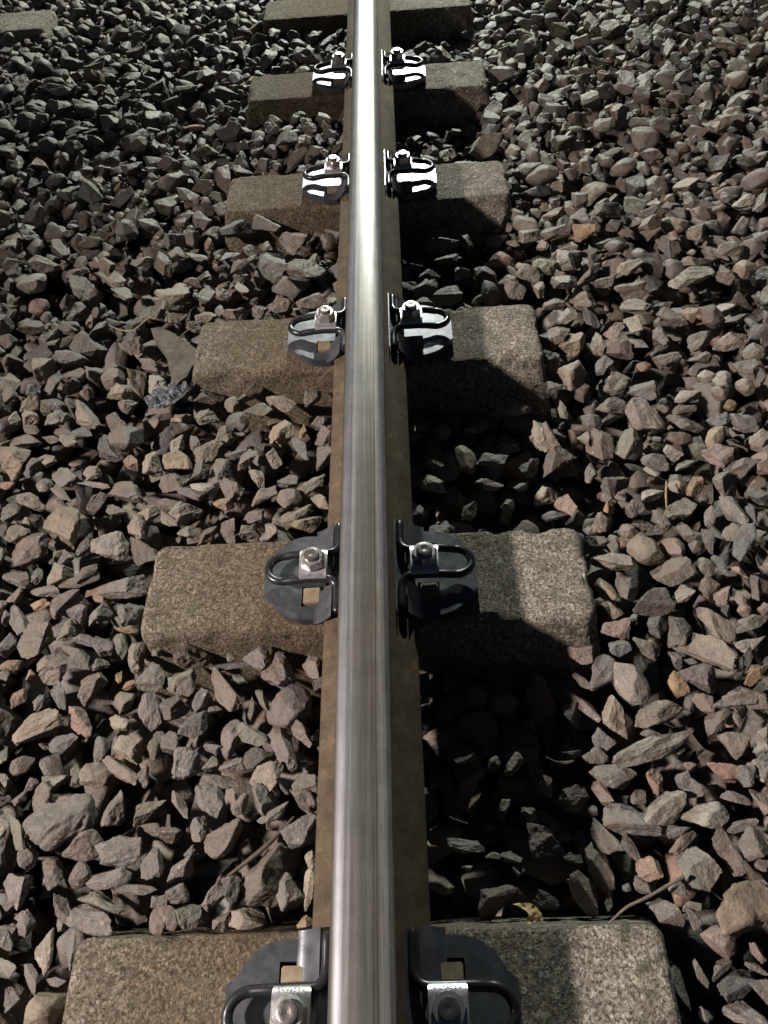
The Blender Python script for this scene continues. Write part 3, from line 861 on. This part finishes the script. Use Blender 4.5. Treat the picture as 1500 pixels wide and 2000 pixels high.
-381 -156 22 15 20 r orange; 185 -345 21 15 -96 a olive; 290 -278 28 12 -2 a olive; 196 391 24 13 -4 a pale; -349 -98 19 16 -80 a mauve; 402 -488 25 12 -1 a tan
-403 -142 21 14 -88 a orange; 467 -541 22 13 -84 a rose; 416 -77 18 16 -74 a grey; 503 -443 19 15 -2 a mauve; 389 -603 19 15 -68 a mauve; -521 -374 19 15 -74 a tan
-283 -466 19 15 -1 a grey; 558 -72 20 14 -106 a slate; -546 -134 17 16 62 a pink; -627 -4 17 15 -3 r rose; 194 -430 18 15 -2 a grey; -240 -205 19 14 -22 a mauve
462 -557 26 10 -38 s mauve; -386 -254 30 8 -83 s mauve; -400 -554 24 10 -1 a mauve; 444 -313 17 14 -2 a rose; -491 -250 21 11 -28 w rose; -466 -479 18 13 -1 a brown
162 -411 21 10 3 a tan; -226 -115 14 14 -2 r grey; 305 -361 14 13 -100 r grey; 125 -425 15 8 -2 r pale; 330 -460 11 10 -1 r slate
"""
hand = []
for it in HAND.replace('\n', ';').split(';'):
    f = it.split()
    if len(f) == 7:
        x, y, L, W, az = [float(v) for v in f[:5]]
        hand.append((x / 1000, y / 1000, L / 920, W / 920, R(az), f[5], f[6]))
THICK = {'a': 0.74, 'w': 0.62, 's': 0.42, 'r': 0.86}


def fill(nst, smin, smax, K=5, lower=0.0, lim=0.012, gap=0.0):
    fails = 0
    for s_i in range(nst):
        s = smin + (smax - smin) * rng.random() ** 1.5
        dims = (s * rng.uniform(0.95, 1.45), s * rng.uniform(0.7, 1.05), s * rng.uniform(0.5, 0.85))
        az = rng.uniform(0, 6.28)
        best = None
        for _ in range(K):
            x, y = rng.uniform(X0 + 0.05, X1 - 0.05), rng.uniform(Y0 + 0.05, Y1 - 0.05)
            r = settle(x, y, dims, az)
            if r is None: continue
            z = r[0]
            if abs(x) < 0.11 and z + dims[2] / 2 > 0.0: continue
            sc = z + dims[2] * 0.25 - target(x, y) - 0.010 * noise.noise((x * 5, y * 5, 0)) + lower + (gap if HMASK[int((x - X0) / G), int((y - Y0) / G)] else 0.0)
            if best is None or sc < best[0]: best = (sc, x, y, r)
        if best is None or best[0] > lim:
            fails += 1
            continue
        sc, x, y, (z, sl, m, top) = best
        Hs = H[sl]
        Hs[m] = np.maximum(Hs[m], (z + top * 0.92)[m])
        STONES.append((x, y, z, dims, az, z + dims[2] * 0.25 - target(x, y), None, None))
    return fails


HMASK = np.zeros((nx, ny), bool)          # where single stones lie: the bed stays lower there
f0 = fill(9000, 0.042, 0.085, 4, 0.045, 0.0)
for i, (x, y, L, W, az, k, c) in enumerate(hand):
    lz = THICK[k] * W
    z = target(x, y) + 0.004
    if abs(x) < 0.072 + W / 2: z = min(z, -0.004 - lz / 2)
    sl, m, top = patch(x, y, L / 2, W / 2, lz / 2, az)
    Hs = H[sl]
    Hs[m] = np.maximum(Hs[m], (z + top * 0.95)[m])
    sl2, m2, _ = patch(x, y, L / 2 + 0.024, W / 2 + 0.024, 0.01, az)
    HMASK[sl2] |= m2
    STONES.append((x, y, z, (L, W, lz), az, 0.0, k, c))
f1 = fill(18000, 0.030, 0.068, 5, 0.0, 0.012, 0.062)
f2 = fill(4000, 0.016, 0.036, 5, 0.012, 0.012, 0.056)
print('stones', len(STONES), 'fails', f0, f1, f2, 'avg hi', np.mean([len(v) for v, f in HI]), 'mid', np.mean([len(v) for v, f in MID]))

ORD = ['', 'second', 'third', 'fourth', 'fifth', 'sixth', 'seventh', 'eighth', 'ninth', 'tenth', 'eleventh', 'twelfth', 'thirteenth', 'fourteenth', 'fifteenth', 'sixteenth']
PAIR = ['nearest two sleepers', 'second and third sleepers', 'third and fourth sleepers', 'fourth and fifth sleepers', 'fifth and sixth sleepers']
NEARN = ['nearest', 'second', 'third', 'fourth', 'fifth', 'sixth']
CW = {'slate': 'slate grey', 'rose': 'rose brown', 'olive': 'olive grey', 'mauve': 'mauve grey', 'tan': 'tan', 'ochre': 'ochre', 'terracotta': 'terracotta'}


def look(L, W, k, c):
    sz = 'large ' if L > 0.085 else 'small ' if L < 0.042 else ''
    sh = {'r': 'rounded', 's': 'thin flat', 'w': 'wedge shaped'}.get(k) or ('long' if L / W > 1.9 else 'blocky' if L / W < 1.25 else 'angular')
    return f'{sz}{CW.get(c, c)} {sh} stone'


def region(x, y):
    side = 'left' if x < 0 else 'right'
    q = (y + 0.6) / 0.6
    kk = int(round(q))
    if abs(x) > 0.36 and abs(q - kk) < 0.26:
        return f'off the {side} end of the {NEARN[min(max(kk, 0), 5)]} sleeper'
    k = min(max(int(math.floor(q)), 0), 4)
    if abs(x) > 0.36: return f'{side}, outside ends of {PAIR[k]}'
    return f'{side} of rail between {PAIR[k]}'


KI = {'a': list(range(0, 20)) + list(range(28, 40)), 's': list(range(20, 28)), 'w': list(range(28, 40)), 'r': list(range(40, 48))}
Vs, Fs, Cs = [], [], []
off = 0
singles = []
order = sorted([i for i, st in enumerate(STONES) if st[6]], key=lambda i: -STONES[i][3][0] * STONES[i][3][1])
# the 300 that show largest: size weighed by the distance from the camera
camv = np.array(cam.matrix_world.translation)
order = sorted(order, key=lambda i: -STONES[i][3][0] * STONES[i][3][1] / float(((np.array(STONES[i][:3]) - camv) ** 2).sum()))
SINGLE = set(order[:296])
for i, (x, y, z, dims, az, sc, k, cn) in enumerate(STONES):
    if k:
        rr = random.Random(i * 13 + 5)
        idx = rr.choice(KI[k])
        lib, tilt = HI, 0.2
    else:
        idx = int(rng.integers(len(KINDS)))
        tilt = 0.55
        lib = LOW if sc < -0.13 else MIDHI if (-0.8 < y < 2.3 and abs(x) < 0.62 + 0.3 * (y + 0.6) and sc > -0.06) else MID
        cn = PALN[rng.choice(len(PALW), p=PALW)]
    A, F = shape_stone(lib, idx, dims, i, tilt, az)
    A = A + np.array((x, y, z))
    c = np.array(PAL[cn])
    if cn not in ('orange', 'terracotta', 'pink'): c = c * 0.62 + 0.38 * c.mean() * np.array((1.08, 0.99, 0.91))
    c = 0.70 * c * rng.uniform(0.75, 1.2) * (1 + rng.uniform(-0.03, 0.03, 3))
    C = np.tile(np.append(c, 1.0), (len(A), 1))
    if i in SINGLE:
        o = raw_mesh('ballast_stone', A - np.array((x, y, z)), F, M_STONE, C, True, 55)
        o.location = (x, y, z)
        singles.append((o, x, y, look(dims[0], dims[1], k, cn), region(x, y)))
        continue
    Vs.append(A); Fs.append(F + off); Cs.append(C)
    off += len(A)
groups = {}
for t in singles: groups.setdefault((t[3], t[4]), []).append(t)
for (lk, rg), ts in groups.items():
    ts.sort(key=lambda t: abs(t[1]))
    for j, (o, x, y, _, _) in enumerate(ts):
        lab = f'{lk} {rg}'
        if len(ts) > 1: lab += ', closest to rail' if j == 0 else ', farthest from rail' if j == len(ts) - 1 else f', {ORD[j]} from rail'
        tag(o, lab, 'stone', 'single ballast stones lying between and beside the sleepers')
print('avg verts', [round(np.mean([len(v) for v, f in L_])) for L_ in (LOW, MID, MIDHI, HI)])
V = np.concatenate(Vs); F = np.concatenate(Fs); C = np.concatenate(Cs)
print('ballast verts', len(V), 'tris', len(F))
del Vs, Fs, Cs
o = raw_mesh('ballast', V, F, M_STONE, C, True, 55)
del V, F, C
tag(o, 'bed of broken brown and grey ballast stones filling the track', 'ballast', kind='stuff')

# ------------------------------------------------------------------ litter on the stones
def mat_plain(name, col, rough=0.7, spec=0.4, var=0.25, scale=60):
    k = N(name)
    pos = k.n('NewGeometry').outputs['Position']
    m = k.noise(pos, scale, 5, 0.65)
    k.p(Base_Color=k.mix(1.0, (*col, 1), k.ramp(m, [(0.3, 1 - var), (0.7, 1 + var)]), 'MULTIPLY'), Roughness=rough, Specular_IOR_Level=spec,
        Normal=k.bump(k.noise(pos, scale * 5, 4, 0.6), 0.5, 0.0008))
    return k.m


def strand(name, pts, radii, mat, label, cat, flat=1.0, sides=8):
    bm = bmesh.new()
    P = [Vector(p) for p in pts]
    Q, RR = [], []
    for i in range(len(P) - 1):
        p0, p1, p2, p3 = P[max(i - 1, 0)], P[i], P[i + 1], P[min(i + 2, len(P) - 1)]
        for s_ in range(5):
            t = s_ / 5
            Q.append(0.5 * ((2 * p1) + (p2 - p0) * t + (2 * p0 - 5 * p1 + 4 * p2 - p3) * t * t + (3 * p1 - p0 - 3 * p2 + p3) * t ** 3))
            RR.append(radii[i] * (1 - t) + radii[i + 1] * t)
    Q.append(P[-1]); RR.append(radii[-1])
    rg = []
    for i, q in enumerate(Q):
        d = (Q[min(i + 1, len(Q) - 1)] - Q[max(i - 1, 0)]).normalized()
        sv = d.cross(Vector((0, 0, 1))).normalized()
        uv = sv.cross(d)
        r = RR[i] * (1 + 0.22 * noise.noise(q * 160))
        rg.append([bm.verts.new(q + r * (math.cos(a) * sv + flat * math.sin(a) * uv)) for a in [2 * math.pi * j / sides for j in range(sides)]])
    for a, b in zip(rg[:-1], rg[1:]):
        for j in range(sides): bm.faces.new((a[j], a[(j + 1) % sides], b[(j + 1) % sides], b[j]))
    bm.faces.new(rg[0]); bm.faces.new(list(reversed(rg[-1])))
    bmesh.ops.recalc_face_normals(bm, faces=bm.faces)
    o = link_bm(name, bm, mat, None, 60)
    tag(o, label, cat)
    return o


M_TWIG = mat_plain('twig_bark', (0.105, 0.088, 0.076), 0.8, 0.3, 0.4, 150)
M_DARKTWIG = mat_plain('dark_twig_bark', (0.075, 0.055, 0.042))
M_STRAW = mat_plain('dry_straw', (0.22, 0.165, 0.095), 0.6)
M_LEAF = mat_plain('dry_leaf', (0.62, 0.42, 0.22), 0.6, 0.4, 0.18, 90)
M_SCRAP = mat_plain('dark_plastic', (0.05, 0.052, 0.065), 0.5, 0.4)


def sheet(name, outline, z, thick, mat, crumple, freq, label, cat, step=0.006, bow=0.0):
    """thin sheet with a given outline, subdivided and crumpled, with real thickness"""
    bm = bmesh.new()
    f = bm.faces.new([bm.verts.new((x, y, 0)) for x, y in outline])
    bmesh.ops.triangulate(bm, faces=[f])
    for _ in range(7):
        es = [e for e in bm.edges if e.calc_length() > step]
        if not es: break
        bmesh.ops.subdivide_edges(bm, edges=es, cuts=1)
        bmesh.ops.triangulate(bm, faces=[g_ for g_ in bm.faces if len(g_.verts) > 3])
    bmesh.ops.recalc_face_normals(bm, faces=bm.faces)
    for g_ in bm.faces:
        if g_.normal.z < 0: g_.normal_flip()
    cx = sum(p[0] for p in outline) / len(outline); cy = sum(p[1] for p in outline) / len(outline)
    ret = bmesh.ops.extrude_face_region(bm, geom=list(bm.faces))
    topv = set(v for v in ret['geom'] if isinstance(v, bmesh.types.BMVert))
    for v in bm.verts:
        p = v.co * freq
        h = crumple * (noise.noise(p) + 0.6 * abs(noise.noise(p * 2.1)) + 0.3 * noise.noise(p * 4.3))
        v.co.z = z + h - bow * ((v.co.x - cx) ** 2 + (v.co.y - cy) ** 2) + (thick if v in topv else 0)
    bmesh.ops.recalc_face_normals(bm, faces=bm.faces)
    o = link_bm(name, bm, mat, None, 50)
    tag(o, label, cat)
    return o


sheet('dry_leaf', [(0.1790, -0.4765), (0.1900, -0.4757), (0.2010, -0.4762), (0.2080, -0.4805), (0.2140, -0.4880), (0.2165, -0.4955), (0.2140, -0.4985), (0.2085, -0.4965),
      (0.2030, -0.4990), (0.1985, -0.5035), (0.1935, -0.5005), (0.1945, -0.4950), (0.1985, -0.4900), (0.1950, -0.4850), (0.1870, -0.4800)],
      -0.046, 0.0012, M_LEAF, 0.006, 70, 'pale orange curled dry leaf on dark stones behind the nearest sleeper', 'leaf', 0.004, 8.0)
sheet('plastic_scrap', [(-0.466, 0.468), (-0.45, 0.49), (-0.433, 0.495), (-0.410, 0.512), (-0.396, 0.505), (-0.380, 0.500), (-0.366, 0.483), (-0.385, 0.462), (-0.394, 0.448), (-0.42, 0.437), (-0.447, 0.436)],
      -0.012, 0.0015, M_SCRAP, 0.011, 55, 'crumpled dark blue grey plastic scrap on stones left of the rail', 'scrap', 0.005)
sheet('stone_flag', [(-0.486, 0.682), (-0.462, 0.684), (-0.438, 0.668), (-0.366, 0.598), (-0.384, 0.520), (-0.399, 0.498), (-0.412, 0.512), (-0.440, 0.598), (-0.476, 0.655)],
      -0.030, 0.022, mat_plain('flag_stone', (0.085, 0.076, 0.066), 0.85, 0.3), 0.006, 22, 'flat brown grey slab wedged against the left end of a sleeper', 'slab', 0.01)
strand('twig', [(0.296, -0.504, -0.034), (0.318, -0.489, -0.022), (0.347, -0.478, -0.018), (0.383, -0.462, -0.014), (0.396, -0.457, -0.016)], [0.0014, 0.0019, 0.0021, 0.0023, 0.0030], M_TWIG,
       'pale grey twig lying across mauve stones behind the nearest sleeper right end', 'twig')
strand('twig', [(-0.200, -0.436, -0.042), (-0.160, -0.409, -0.036), (-0.130, -0.383, -0.034), (-0.112, -0.362, -0.036)], [0.0022, 0.0034, 0.0032, 0.0022], M_DARKTWIG,
       'dark brown twig wedged in a gap between stones left of the rail', 'twig')
strand('twig', [(0.246, -0.292, -0.030), (0.258, -0.300, -0.028), (0.273, -0.302, -0.027), (0.284, -0.299, -0.030)], [0.0012, 0.0020, 0.0022, 0.0016], M_TWIG,
       'short curved grey twig at the edge of the black rail shadow', 'twig')
strand('twig', [(0.104, -0.366, -0.045), (0.114, -0.371, -0.043), (0.128, -0.376, -0.044)], [0.0008, 0.0014, 0.0012], M_TWIG,
       'tiny twig in the black shadow right of the rail foot', 'twig')
strand('grass_stem', [(-0.466, 0.786, -0.012), (-0.484, 0.734, -0.006), (-0.506, 0.701, -0.004), (-0.528, 0.680, -0.008), (-0.557, 0.688, -0.010), (-0.590, 0.712, -0.014)],
       [0.0009, 0.0014, 0.0022, 0.0020, 0.0016, 0.0008], M_STRAW, 'curved dry straw coloured grass stem on stones left of the rail', 'grass stem', 0.5)
strand('grass_stem', [(0.520, 0.180, -0.006), (0.512, 0.150, -0.004), (0.510, 0.128, -0.014)], [0.0016, 0.0022, 0.0014], M_STRAW,
       'short reddish dry stem standing among stones right of the rail', 'grass stem', 0.6)
strand('grass_stem', [(-0.424, 0.618, 0.0), (-0.402, 0.648, 0.004), (-0.384, 0.674, 0.0)], [0.0008, 0.0011, 0.0007], M_STRAW,
       'thin pale stem leaning on a sleeper left end over a slab', 'grass stem', 0.8)
